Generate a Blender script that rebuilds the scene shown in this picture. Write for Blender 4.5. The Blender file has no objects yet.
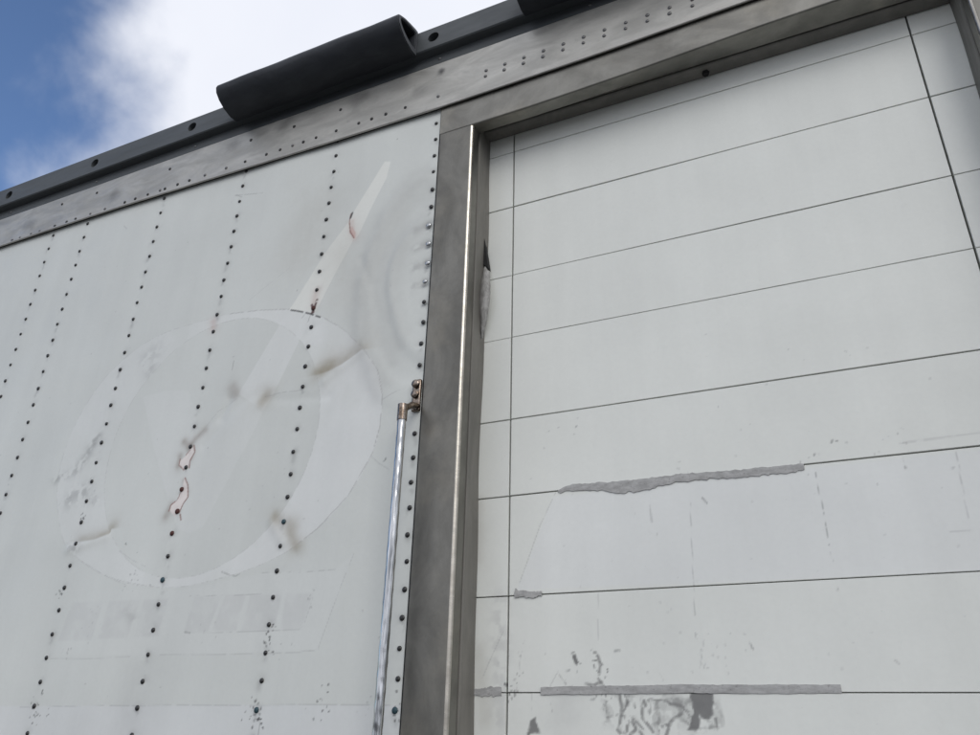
# box trailer side with roll-up door, seen from below
import bpy, bmesh, math, random
import numpy as np
from mathutils import Matrix, Vector

random.seed(7)
sc = bpy.context.scene
col = sc.collection
R_ = math.radians
ZC = 1.5            # height of the lens above the ground
CLOUD_LO, CLOUD_HI = (7.0, 7.25, 8.0), (7.6, 7.8, 8.4)
SKY_TINT = (1.0, 1.1, 1.27)
SUN_E, SUN_A, EXPO = 1.1, 35.0, 0.0
WALL_TINT = (1, 1, 1)
DOOR_TINT = (1, 1, 1)
GHOST = (.705, .722, .708)
RAIL_LO, RAIL_HI = (.36, .36, .36), (.52, .52, .52)
FRAME_LO, FRAME_HI, FRAME_WARM = (.145, .145, .145), (.225, .225, .225), (.30, .285, .26)
DKA = .15

# ------------------------------------------------------------------ camera
cd = bpy.data.cameras.new('camera')
cam = bpy.data.objects.new('camera', cd)
col.objects.link(cam)
cd.sensor_width = 36.0
cd.lens = 36.0 * 773.65 / 980.0
cd.clip_start = 0.05
cd.clip_end = 2000.0
cam.matrix_world = Matrix(((0.90786, 0.16253, 0.38650, 0.0),
                           (0.41862, -0.40310, -0.81380, -1.63),
                           (0.02353, 0.90061, -0.43400, ZC),
                           (0, 0, 0, 1)))
sc.camera = cam

# ------------------------------------------------------------------ light
SUN_DIR = Vector((0.52, -0.62, 0.60)).normalized()
sun_el = math.asin(SUN_DIR.z)
sun_az = math.atan2(SUN_DIR.x, SUN_DIR.y)
w = bpy.data.worlds.new('World')
sc.world = w
w.use_nodes = True
nt = w.node_tree
nt.nodes.clear()
def N(t, typ, **kw):
    n = t.nodes.new(typ)
    for k, v in kw.items():
        if k in n.inputs.keys() if isinstance(k, str) and hasattr(n, 'inputs') else False:
            n.inputs[k].default_value = v
        else:
            setattr(n, k, v)
    return n
out = N(nt, 'ShaderNodeOutputWorld')
bg = N(nt, 'ShaderNodeBackground')
bg.inputs['Strength'].default_value = 0.12
sky = N(nt, 'ShaderNodeTexSky', sky_type='NISHITA')
sky.sun_disc = False
sky.sun_elevation = sun_el
sky.sun_rotation = sun_az
sky.air_density = 1.0
sky.dust_density = 0.6
sky.ozone_density = 1.5
tc = N(nt, 'ShaderNodeTexCoord')
def math_node(t, op, a, b=None, clamp=False):
    n = t.nodes.new('ShaderNodeMath'); n.operation = op; n.use_clamp = clamp
    for i, v in enumerate((a, b)):
        if v is None: continue
        if isinstance(v, (int, float)): n.inputs[i].default_value = v
        else: t.links.new(v, n.inputs[i])
    return n.outputs[0]
def noise(t, vec, scale, detail=6, rough=0.55, dist=0.0):
    n = t.nodes.new('ShaderNodeTexNoise')
    n.inputs['Scale'].default_value = scale; n.inputs['Detail'].default_value = detail
    n.inputs['Roughness'].default_value = rough; n.inputs['Distortion'].default_value = dist
    if vec is not None: t.links.new(vec, n.inputs['Vector'])
    return n.outputs['Fac']
def mix(t, fac, a, b, blend='MIX'):
    n = t.nodes.new('ShaderNodeMix'); n.data_type = 'RGBA'; n.blend_type = blend
    for s, v in ((n.inputs[0], fac), (n.inputs[6], a), (n.inputs[7], b)):
        if isinstance(v, (int, float)): s.default_value = v
        elif isinstance(v, (tuple, list)): s.default_value = (*v[:3], 1)
        else: t.links.new(v, s)
    return n.outputs[2]
def ramp(t, fac, lo, hi):
    n = t.nodes.new('ShaderNodeMapRange'); n.interpolation_type = 'SMOOTHSTEP'
    t.links.new(fac, n.inputs[0]); n.inputs[1].default_value = lo; n.inputs[2].default_value = hi
    return n.outputs[0]
dirv = tc.outputs['Generated']
dot = nt.nodes.new('ShaderNodeVectorMath'); dot.operation = 'DOT_PRODUCT'
nt.links.new(dirv, dot.inputs[0]); dot.inputs[1].default_value = (1.0, 0.05, -0.5)
edge = math_node(nt, 'ADD', dot.outputs['Value'], 0.972)
n1 = noise(nt, dirv, 2.6, 5, 0.5, 0.2)
n2 = noise(nt, dirv, 9.0, 5, 0.5, 0.2)
wob = math_node(nt, 'ADD', math_node(nt, 'MULTIPLY', math_node(nt, 'SUBTRACT', n1, 0.5), 0.16),
                math_node(nt, 'MULTIPLY', math_node(nt, 'SUBTRACT', n2, 0.5), 0.11))
cover = ramp(nt, math_node(nt, 'ADD', edge, wob), -0.03, 0.05)
n3 = noise(nt, dirv, 2.2, 7, 0.5, 0.2)
cl = mix(nt, ramp(nt, n3, 0.32, 0.68), CLOUD_LO, CLOUD_HI)
skyc = mix(nt, 1.0, sky.outputs['Color'], SKY_TINT, 'MULTIPLY')
nt.links.new(mix(nt, cover, skyc, cl), bg.inputs['Color'])
nt.links.new(bg.outputs[0], out.inputs[0])

sd = bpy.data.lights.new('sun', 'SUN')
sun = bpy.data.objects.new('sun', sd)
col.objects.link(sun)
sd.energy = SUN_E
sd.angle = R_(SUN_A)
sd.color = (1.0, 0.965, 0.91)
sun.rotation_euler = SUN_DIR.to_track_quat('Z', 'Y').to_euler()
sc.view_settings.view_transform = 'Standard'
sc.view_settings.look = 'None'
sc.view_settings.exposure = EXPO
sc.view_settings.gamma = 1.0

# ------------------------------------------------------------------ helpers
def tag(o, label=None, cat=None, group=None, kind=None):
    if label: o['label'] = label
    if cat: o['category'] = cat
    if group: o['group'] = group
    if kind: o['kind'] = kind
    return o
def mesh(name, verts, faces, mat, smooth=False):
    me = bpy.data.meshes.new(name)
    me.from_pydata([tuple(v) for v in verts], [], [tuple(f) for f in faces])
    me.update()
    if mat: me.materials.append(mat)
    if smooth: me.polygons.foreach_set('use_smooth', [True] * len(me.polygons))
    return me
def obj(name, me, parent=None, loc=None):
    o = bpy.data.objects.new(name, me)
    col.objects.link(o)
    if parent: o.parent = parent
    if loc: o.location = loc
    return o
class MB:
    def __init__(s): s.v = []; s.f = []
    def box(s, x0, x1, y0, y1, z0, z1):
        b = len(s.v)
        s.v += [(x, y, z) for z in (z0, z1) for y in (y0, y1) for x in (x0, x1)]
        s.f += [tuple(b + i for i in q) for q in ((0, 2, 3, 1), (4, 5, 7, 6), (0, 1, 5, 4), (2, 6, 7, 3), (0, 4, 6, 2), (1, 3, 7, 5))]
        return s
    def tube(s, pts, r, n=14, caps=True):
        b = len(s.v); k = len(pts); P = [Vector(p) for p in pts]
        rr = r if isinstance(r, (list, tuple)) else [r] * k
        prev = None
        for i, p in enumerate(P):
            d = (P[min(i + 1, k - 1)] - P[max(i - 1, 0)]).normalized()
            a = prev if prev is not None else (Vector((1, 0, 0)) if abs(d.x) < .8 else Vector((0, 0, 1)))
            a = (a - d * a.dot(d)).normalized(); c = d.cross(a); prev = a
            for j in range(n):
                t = 2 * math.pi * j / n
                s.v.append(tuple(p + (a * math.cos(t) + c * math.sin(t)) * rr[i]))
        for i in range(k - 1):
            for j in range(n):
                s.f.append((b + i * n + j, b + i * n + (j + 1) % n, b + (i + 1) * n + (j + 1) % n, b + (i + 1) * n + j))
        if caps:
            s.f.append(tuple(b + j for j in reversed(range(n)))); s.f.append(tuple(b + (k - 1) * n + j for j in range(n)))
        return s
    def extrude(s, prof, a0, a1, axis='x', seg=1, closed=True, caps=True, fn=None):
        """prof: list of 2D points; axis x -> (y,z), axis z -> (x,y)"""
        b = len(s.v); n = len(prof)
        for i in range(seg + 1):
            t = a0 + (a1 - a0) * i / seg
            for (p, q) in prof:
                v = (t, p, q) if axis == 'x' else (p, q, t)
                s.v.append(fn(v) if fn else v)
        m = n if closed else n - 1
        for i in range(seg):
            for j in range(m):
                s.f.append((b + i * n + j, b + i * n + (j + 1) % n, b + (i + 1) * n + (j + 1) % n, b + (i + 1) * n + j))
        if closed and caps:
            s.f.append(tuple(b + j for j in range(n))); s.f.append(tuple(b + seg * n + j for j in reversed(range(n))))
        return s
    def mesh(s, name, mat, smooth=False, fixn=True):
        me = mesh(name, s.v, s.f, mat, smooth)
        if fixn:
            bm = bmesh.new(); bm.from_mesh(me)
            bmesh.ops.recalc_face_normals(bm, faces=bm.faces); bm.to_mesh(me); bm.free()
        return me
def bevel(me, w, seg=2, ang=30):
    bm = bmesh.new(); bm.from_mesh(me)
    es = [e for e in bm.edges if len(e.link_faces) == 2 and e.calc_face_angle(0) > R_(ang)]
    bmesh.ops.bevel(bm, geom=es, offset=w, segments=seg, affect='EDGES', profile=.5, clamp_overlap=True)
    bm.to_mesh(me); bm.free(); return me

# ------------------------------------------------------------------ materials
def material(name, base, rough, metal=0.0, spec=0.5):
    m = bpy.data.materials.new(name); m.use_nodes = True
    b = m.node_tree.nodes['Principled BSDF']
    b.inputs['Base Color'].default_value = (*base, 1); b.inputs['Roughness'].default_value = rough
    b.inputs['Metallic'].default_value = metal; b.inputs['Specular IOR Level'].default_value = spec
    return m, m.node_tree, b
def coords(t, scale=(1, 1, 1)):
    g = t.nodes.new('ShaderNodeNewGeometry')
    mp = t.nodes.new('ShaderNodeMapping'); mp.inputs['Scale'].default_value = scale
    t.links.new(g.outputs['Position'], mp.inputs['Vector']); return mp.outputs[0]
def bump(t, b, h, strength, dist):
    n = t.nodes.new('ShaderNodeBump'); n.inputs['Strength'].default_value = strength; n.inputs['Distance'].default_value = dist
    t.links.new(h, n.inputs['Height']); t.links.new(n.outputs[0], b.inputs['Normal'])
def scal(t, v, lo, hi):
    n = t.nodes.new('ShaderNodeMapRange'); t.links.new(v, n.inputs[0]); n.inputs[1].default_value = .3; n.inputs[2].default_value = .7
    n.inputs[3].default_value = lo; n.inputs[4].default_value = hi; return n.outputs[0]

def paint(name, tint):
    m, t, b = material(name, (.7, .7, .7), .38, 0, .5)
    a = t.nodes.new('ShaderNodeAttribute'); a.attribute_name = 'paint'; a.attribute_type = 'GEOMETRY'
    c = coords(t)
    big = noise(t, c, 2.2, 5, .6)
    streak = noise(t, coords(t, (9, 9, .7)), 1.0, 5, .6)
    fine = noise(t, c, 90, 4, .6)
    k = math_node(t, 'MULTIPLY', scal(t, big, .95, 1.03), math_node(t, 'MULTIPLY', scal(t, streak, .965, 1.02), scal(t, fine, .985, 1.012)))
    cc = t.nodes.new('ShaderNodeVectorMath'); cc.operation = 'SCALE'
    t.links.new(mix(t, 1.0, a.outputs['Color'], tint, 'MULTIPLY'), cc.inputs[0]); t.links.new(k, cc.inputs['Scale'])
    dirt = ramp(t, noise(t, c, 30, 6, .7), .62, .80)
    spots = ramp(t, noise(t, c, 260, 2, .5), .74, .80)
    d1 = mix(t, math_node(t, 'MULTIPLY', dirt, .10), cc.outputs[0], (.30, .29, .25))
    t.links.new(mix(t, math_node(t, 'MULTIPLY', spots, .22), d1, (.22, .22, .20)), b.inputs['Base Color'])
    t.links.new(scal(t, noise(t, c, 6, 5, .6), .32, .50), b.inputs['Roughness'])
    bump(t, b, noise(t, c, 7, 4, .5), .25, .006)
    return m
def metal(name, lo, hi, rough, mtl, stretch, warm=None, stains=(), spread=None):
    m, t, b = material(name, lo, rough, mtl, .5)
    c = coords(t, stretch); c2 = coords(t)
    a = noise(t, c, 3.0, 7, .62, .6)
    f = noise(t, coords(t, tuple(s * 6 for s in stretch)), 12, 4, .6)
    base = mix(t, ramp(t, a, .3, .7), lo, hi)
    if warm: base = mix(t, math_node(t, 'MULTIPLY', ramp(t, noise(t, c2, 5, 5, .6), .45, .75), .5), base, warm)
    dk = ramp(t, noise(t, c2, 16, 6, .7), .60, .78)
    base = mix(t, math_node(t, 'MULTIPLY', dk, DKA if mtl > .7 else .35), base, tuple(x * .45 for x in lo))
    for (px, pz, rad, am) in stains:
        g = t.nodes.new('ShaderNodeNewGeometry'); dn = t.nodes.new('ShaderNodeVectorMath'); dn.operation = 'DISTANCE'
        t.links.new(g.outputs['Position'], dn.inputs[0]); dn.inputs[1].default_value = (px, -.015, pz)
        dd = math_node(t, 'ADD', dn.outputs['Value'], math_node(t, 'MULTIPLY', noise(t, c2, 30, 3), rad * .9))
        st = ramp(t, dd, rad * 1.5, rad * .5)
        base = mix(t, math_node(t, 'MULTIPLY', st, am), base, (.035, .035, .04))
    if spread:
        base = mix(t, 1.0, base, spread, 'MULTIPLY')
    t.links.new(mix(t, scal(t, f, .0, .12), base, tuple(x * .6 for x in lo)), b.inputs['Base Color'])
    t.links.new(scal(t, noise(t, c, 8, 5, .65), rough - .10, rough + .12), b.inputs['Roughness'])
    bump(t, b, noise(t, c2, 9, 4, .5), .3, .004)
    return m
M_PAINT = paint('white_wall_paint', WALL_TINT)
M_DOOR = paint('white_door_paint', DOOR_TINT)
M_RAIL = metal('mill_aluminium', RAIL_LO, RAIL_HI, .44, .55, (1.6, 5, 5), None, ((-.972, ZC + 1.982, .022, .85), (-1.62, ZC + 1.99, .05, .35), (-1.30, ZC + 1.99, .06, .3), (-1.05, ZC + 1.93, .04, .2), (-2.45, ZC + 1.94, .05, .4), (-2.95, ZC + 1.93, .06, .3), (-1.85, ZC + 1.98, .05, .3)), (1.0, .98, .91))
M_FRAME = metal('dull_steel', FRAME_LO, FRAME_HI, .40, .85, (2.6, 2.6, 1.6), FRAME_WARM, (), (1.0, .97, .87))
M_HEADER = metal('dull_steel_header_lit', tuple(x * 1.3 for x in FRAME_LO), tuple(x * 1.3 for x in FRAME_HI), .42, .85, (2.0, 2.6, 2.6), tuple(x * 1.35 for x in FRAME_WARM), (), (1.0, .97, .87))  # frame steel lightened, so the header's brighter reflection is in the colour
M_EDGE = metal('highlight_steel_edge', (.40, .375, .33), (.56, .53, .47), .32, .9, (3, 3, 8))  # paler metal on the rounded edge puts its highlight into the colour
M_JAMB = metal('grimy_jamb', (.16, .155, .14), (.22, .21, .19), .55, .3, (5, 5, 1.2))
M_JAMB2 = metal('torn_grey_seal', (.22, .215, .205), (.42, .415, .40), .7, 0.0, (30, 30, 14))
M_ROOF = metal('grey_coated_rail', (.062, .070, .076), (.08, .089, .095), .55, 0.0, (1, 5, 5))
M_RUBBER = metal('black_rubber', (.014, .017, .023), (.030, .034, .042), .62, 0.0, (1.5, 4, 4))
M_CUT = metal('sawn_rubber_end', (.05, .054, .062), (.075, .08, .088), .7, 0.0, (20, 20, 20))
M_RIVET, _t, _b = material('weathered_rivet', (.05, .05, .05), .33, .6)
M_RIVET2, _t, _b = material('aluminium_rivet', (.16, .16, .16), .45, .7)
M_RIVETB, _t, _b = material('bare_rivet', (.45, .46, .47), .3, .9)
M_RIVETT, _t, _b = material('blue_touched_rivet', (.03, .065, .08), .45, .2)
M_RUSTR, _t, _b = material('rusty_rivet', (.07, .022, .018), .7, .1)
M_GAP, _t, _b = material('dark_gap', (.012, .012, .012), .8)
M_CHROME = metal('chrome', (.22, .23, .24), (.74, .75, .76), .16, 1.0, (60, 60, 3))
M_BRACKET = metal('tarnished_chrome', (.12, .085, .06), (.36, .31, .27), .22, 1.0, (30, 30, 30))
M_SHELL, _t, _b = material('grey_body_core', (.3, .3, .3), .6)
m, t, b = material('torn_film', (.3, .3, .3), .7)
c = coords(t)
g1 = noise(t, coords(t, (22, 22, 60)), 1.6, 6, .7)
g2 = noise(t, c, 150, 4, .7)
gg = mix(t, ramp(t, g1, .35, .65), (.31, .31, .305), (.43, .43, .425))
t.links.new(mix(t, ramp(t, g2, .55, .75), gg, (.19, .185, .18)), b.inputs['Base Color'])
bump(t, b, g2, .25, .001)
M_FILM = m
m, t, b = material('worn_asphalt', (.09, .09, .09), .85)
c = coords(t)
g = mix(t, ramp(t, noise(t, c, .35, 6, .6), .3, .7), (.10, .10, .10), (.145, .145, .14))
t.links.new(mix(t, math_node(t, 'MULTIPLY', noise(t, c, 180, 3, .6), .5), g, (.12, .12, .12)), b.inputs['Base Color'])
bump(t, b, noise(t, c, 120, 4, .6), .6, .01)
M_GROUND = m

# ------------------------------------------------------------------ setting
g = MB(); g.v = [(-900, -900, 0), (900, -900, 0), (900, 900, 0), (-900, 900, 0)]; g.f = [(0, 1, 2, 3)]
tag(obj('ground', g.mesh('ground', M_GROUND, fixn=False)), kind='structure')

# ------------------------------------------------------------------ painted-sheet builder
def vnoise(X, Z, s, seed):
    rng = np.random.default_rng(seed); G = rng.random((257, 257)); G[256] = G[0]; G[:, 256] = G[:, 0]
    x = (X / s) % 256; z = (Z / s) % 256
    i = np.floor(x).astype(int); j = np.floor(z).astype(int); fx = x - i; fz = z - j
    fx = fx * fx * (3 - 2 * fx); fz = fz * fz * (3 - 2 * fz)
    return (G[j, i] * (1 - fx) + G[j, i + 1] * fx) * (1 - fz) + (G[j + 1, i] * (1 - fx) + G[j + 1, i + 1] * fx) * fz
def fbm(X, Z, s, seed, o=4):
    r = 0; a = .5
    for k in range(o): r = r + a * vnoise(X + 31.7 * k, Z + 17.3 * k, s / 2 ** k, seed + k); a *= .5
    return r / (1 - .5 ** o)
def sst(x, a, b):
    t = np.clip((x - a) / (b - a), 0, 1); return t * t * (3 - 2 * t)
def seg_dist(X, Z, pts):
    d = np.full(X.shape, 9.0)
    if len(pts) == 1: return np.hypot(X - pts[0][0], Z - pts[0][1])
    for (ax, az), (bx, bz) in zip(pts[:-1], pts[1:]):
        vx, vz = bx - ax, bz - az; L = vx * vx + vz * vz + 1e-12
        t = np.clip(((X - ax) * vx + (Z - az) * vz) / L, 0, 1)
        d = np.minimum(d, np.hypot(X - ax - t * vx, Z - az - t * vz))
    return d
def poly_sd(X, Z, pts):
    ins = np.zeros(X.shape, bool); n = len(pts)
    for k in range(n):
        ax, az = pts[k]; bx, bz = pts[(k + 1) % n]
        c_ = (az > Z) != (bz > Z)
        xi = (bx - ax) * (Z - az) / ((bz - az) if abs(bz - az) > 1e-9 else 1e-9) + ax
        ins ^= c_ & (X < xi)
    d = seg_dist(X, Z, list(pts) + [pts[0]])
    return np.where(ins, -d, d)
def smooth_closed(pts, n=5):
    P = [Vector((p[0], p[1])) for p in pts]; o = []; k = len(P)
    for i in range(k):
        a, b_, c_, d = P[i - 1], P[i], P[(i + 1) % k], P[(i + 2) % k]
        for j in range(n):
            t = j / n
            q = .5 * ((2 * b_) + (c_ - a) * t + (2 * a - 5 * b_ + 4 * c_ - d) * t * t + (3 * b_ - a - 3 * c_ + d) * t ** 3)
            o.append((q.x, q.y))
    return o
class Sheet:
    """colour (and relief) of a painted sheet, on a fine grid; x, z relative to the lens height"""
    def __init__(s, xs, zs, base):
        s.X, s.Z = np.meshgrid(xs, zs); s.c = np.ones(s.X.shape + (3,)) * np.array(base); s.h = np.zeros(s.X.shape)
        s.xs = np.asarray(xs); s.zs = np.asarray(zs)
    def win(s, pts, pad):
        P = np.array(pts).reshape(-1, 2); lo = P.min(0) - pad; hi = P.max(0) + pad
        i0, i1 = np.searchsorted(s.xs, (lo[0], hi[0])); j0, j1 = np.searchsorted(s.zs, (lo[1], hi[1]))
        return (slice(max(j0 - 1, 0), j1 + 1), slice(max(i0 - 1, 0), i1 + 1)) if i1 > i0 and j1 > j0 else None
    def blend(s, w_, m_, colr):
        s.c[w_] = s.c[w_] * (1 - m_[..., None]) + np.array(colr) * m_[..., None]
    def poly(s, pts, colr, a=1.0, soft=.0022, grad=None, mul=False, wob=0):
        w_ = s.win(pts, .02)
        if w_ is None: return
        X, Z = s.X[w_], s.Z[w_]; sd_ = poly_sd(X, Z, pts)
        if wob: sd_ = sd_ + (fbm(X, Z, .02, 5) - .5) * wob
        m_ = (1 - sst(sd_, -soft, soft)) * a
        if grad: m_ = m_ * grad(X, Z)
        if mul: s.c[w_] *= (1 + m_[..., None] * (np.array(colr) - 1))
        else: s.blend(w_, m_, colr)
    def line(s, pts, wd, colr, a=1.0, broken=0.0, seed=1):
        w_ = s.win(pts, .02)
        if w_ is None: return
        X, Z = s.X[w_], s.Z[w_]; d = seg_dist(X, Z, pts)
        m_ = (1 - sst(d, wd * .35, wd * 1.1)) * a
        if broken: m_ = m_ * sst(fbm(X, Z, .015, seed), broken - .12, broken + .1)
        s.blend(w_, m_, colr)
    def smear(s, pts, wd, colr, a, seed=1, side=0):
        w_ = s.win(pts, wd * 4)
        if w_ is None: return
        X, Z = s.X[w_], s.Z[w_]; d = seg_dist(X, Z, pts)
        wv = wd * (.55 + .9 * fbm(X, Z, .05, seed + 3))
        m_ = (.75 * np.exp(-(d / wv) ** 2) + .25 * np.exp(-(d / (2 * wv)) ** 2)) * (.55 + .6 * fbm(X, Z, .03, seed)) * a
        if colr[0] == colr[1] and wd < .03: m_ = m_ * sst(fbm(X, Z, .018, seed + 9), .34, .58) * 1.25
        if side:
            Q = sorted(pts); zl = np.interp(X, [q[0] for q in Q], [q[1] for q in Q]); m_ = m_ * sst((Z - zl) * side, -.006, .002)
        s.blend(w_, np.clip(m_, 0, 1), colr)
    def specks(s, c_, r, n, colr, a, seed):
        rg = random.Random(seed)
        for k in range(n):
            q = (c_[0] + rg.gauss(0, r * .5), c_[1] + rg.gauss(0, r * .6))
            an = rg.uniform(0, 3.1); l = rg.uniform(.0005, .0035)
            s.line([q, (q[0] + l * math.cos(an), q[1] + l * math.sin(an))], rg.uniform(.0014, .0034), colr, a * rg.uniform(.5, 1))
def sheet_object(name, S, mat, y0, parent, skirt=0.02, edge=0.0015):
    nz, nx = S.X.shape
    V = np.empty((nz * nx, 3)); V[:, 0] = S.X.ravel(); V[:, 1] = y0 + S.h.ravel(); V[:, 2] = S.Z.ravel() + ZC
    idx = np.arange(nz * nx).reshape(nz, nx)
    F = np.stack([idx[:-1, :-1], idx[:-1, 1:], idx[1:, 1:], idx[1:, :-1]], -1).reshape(-1, 4)
    ring = np.concatenate([idx[0, :], idx[1:, -1], idx[-1, -2::-1], idx[-2:0:-1, 0]])
    nv = len(V); n = len(ring); rv = V[ring].copy()
    cx, cz = (S.xs[0] + S.xs[-1]) / 2, (S.zs[0] + S.zs[-1]) / 2 + ZC
    ex = np.where(np.isclose(rv[:, 0], S.xs[0]), -edge, np.where(np.isclose(rv[:, 0], S.xs[-1]), edge, 0))
    ez = np.where(np.isclose(rv[:, 2] - ZC, S.zs[0]), -edge, np.where(np.isclose(rv[:, 2] - ZC, S.zs[-1]), edge, 0))
    o0 = rv.copy(); o1 = rv.copy(); o1[:, 0] += ex; o1[:, 2] += ez; o1[:, 1] += edge
    o2 = o1.copy(); o2[:, 1] = y0 + skirt
    V = np.vstack([V, o1, o2, o0]); ring0 = ring; ring = nv + 2 * n + np.arange(n)
    k = np.arange(n); k2 = (k + 1) % n
    F1 = np.stack([ring[k2], ring[k], nv + k, nv + k2], -1); F2 = np.stack([nv + k2, nv + k, nv + n + k, nv + n + k2], -1)
    F = np.vstack([F, F1, F2]).astype(np.int32)
    me = bpy.data.meshes.new(name)
    me.vertices.add(len(V)); me.vertices.foreach_set('co', V.astype(np.float32).ravel())
    me.loops.add(F.size); me.loops.foreach_set('vertex_index', F.ravel())
    me.polygons.add(len(F)); me.polygons.foreach_set('loop_start', np.arange(len(F), dtype=np.int32) * 4)
    sm = np.ones(len(F), bool); sm[-2 * n:] = False
    me.update(calc_edges=True)
    me.polygons.foreach_set('use_smooth', sm)
    ca = np.ones((len(V), 4), np.float32); ca[:nz * nx, :3] = S.c.reshape(-1, 3); ca[nz * nx:, :3] = np.tile(S.c.reshape(-1, 3)[ring0], (3, 1))
    at = me.attributes.new('paint', 'FLOAT_COLOR', 'POINT'); at.data.foreach_set('color', ca.ravel())
    me.materials.append(mat)
    return obj(name, me, parent)

KC = {'tan': (.25, .205, .125), 'tan3': (.42, .40, .35), 'brown': (.17, .11, .07), 'grey': (.14, .14, .14), 'grey2': (.25, .25, .25), 'grey3': (.36, .36, .36),
      'grey4': (.42, .42, .42), 'pink': (.50, .33, .29), 'rust': (.20, .05, .028), 'rustd': (.07, .02, .018), 'dark': (.03, .03, .03), 'dark2': (.10, .10, .10)}
KA = {'tan': .75, 'tan3': .30, 'brown': .6, 'grey': .42, 'grey2': .30, 'grey3': .28, 'grey4': .3, 'pink': .55, 'rust': .85, 'rustd': .95, 'dark': .9, 'dark2': .75}

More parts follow.
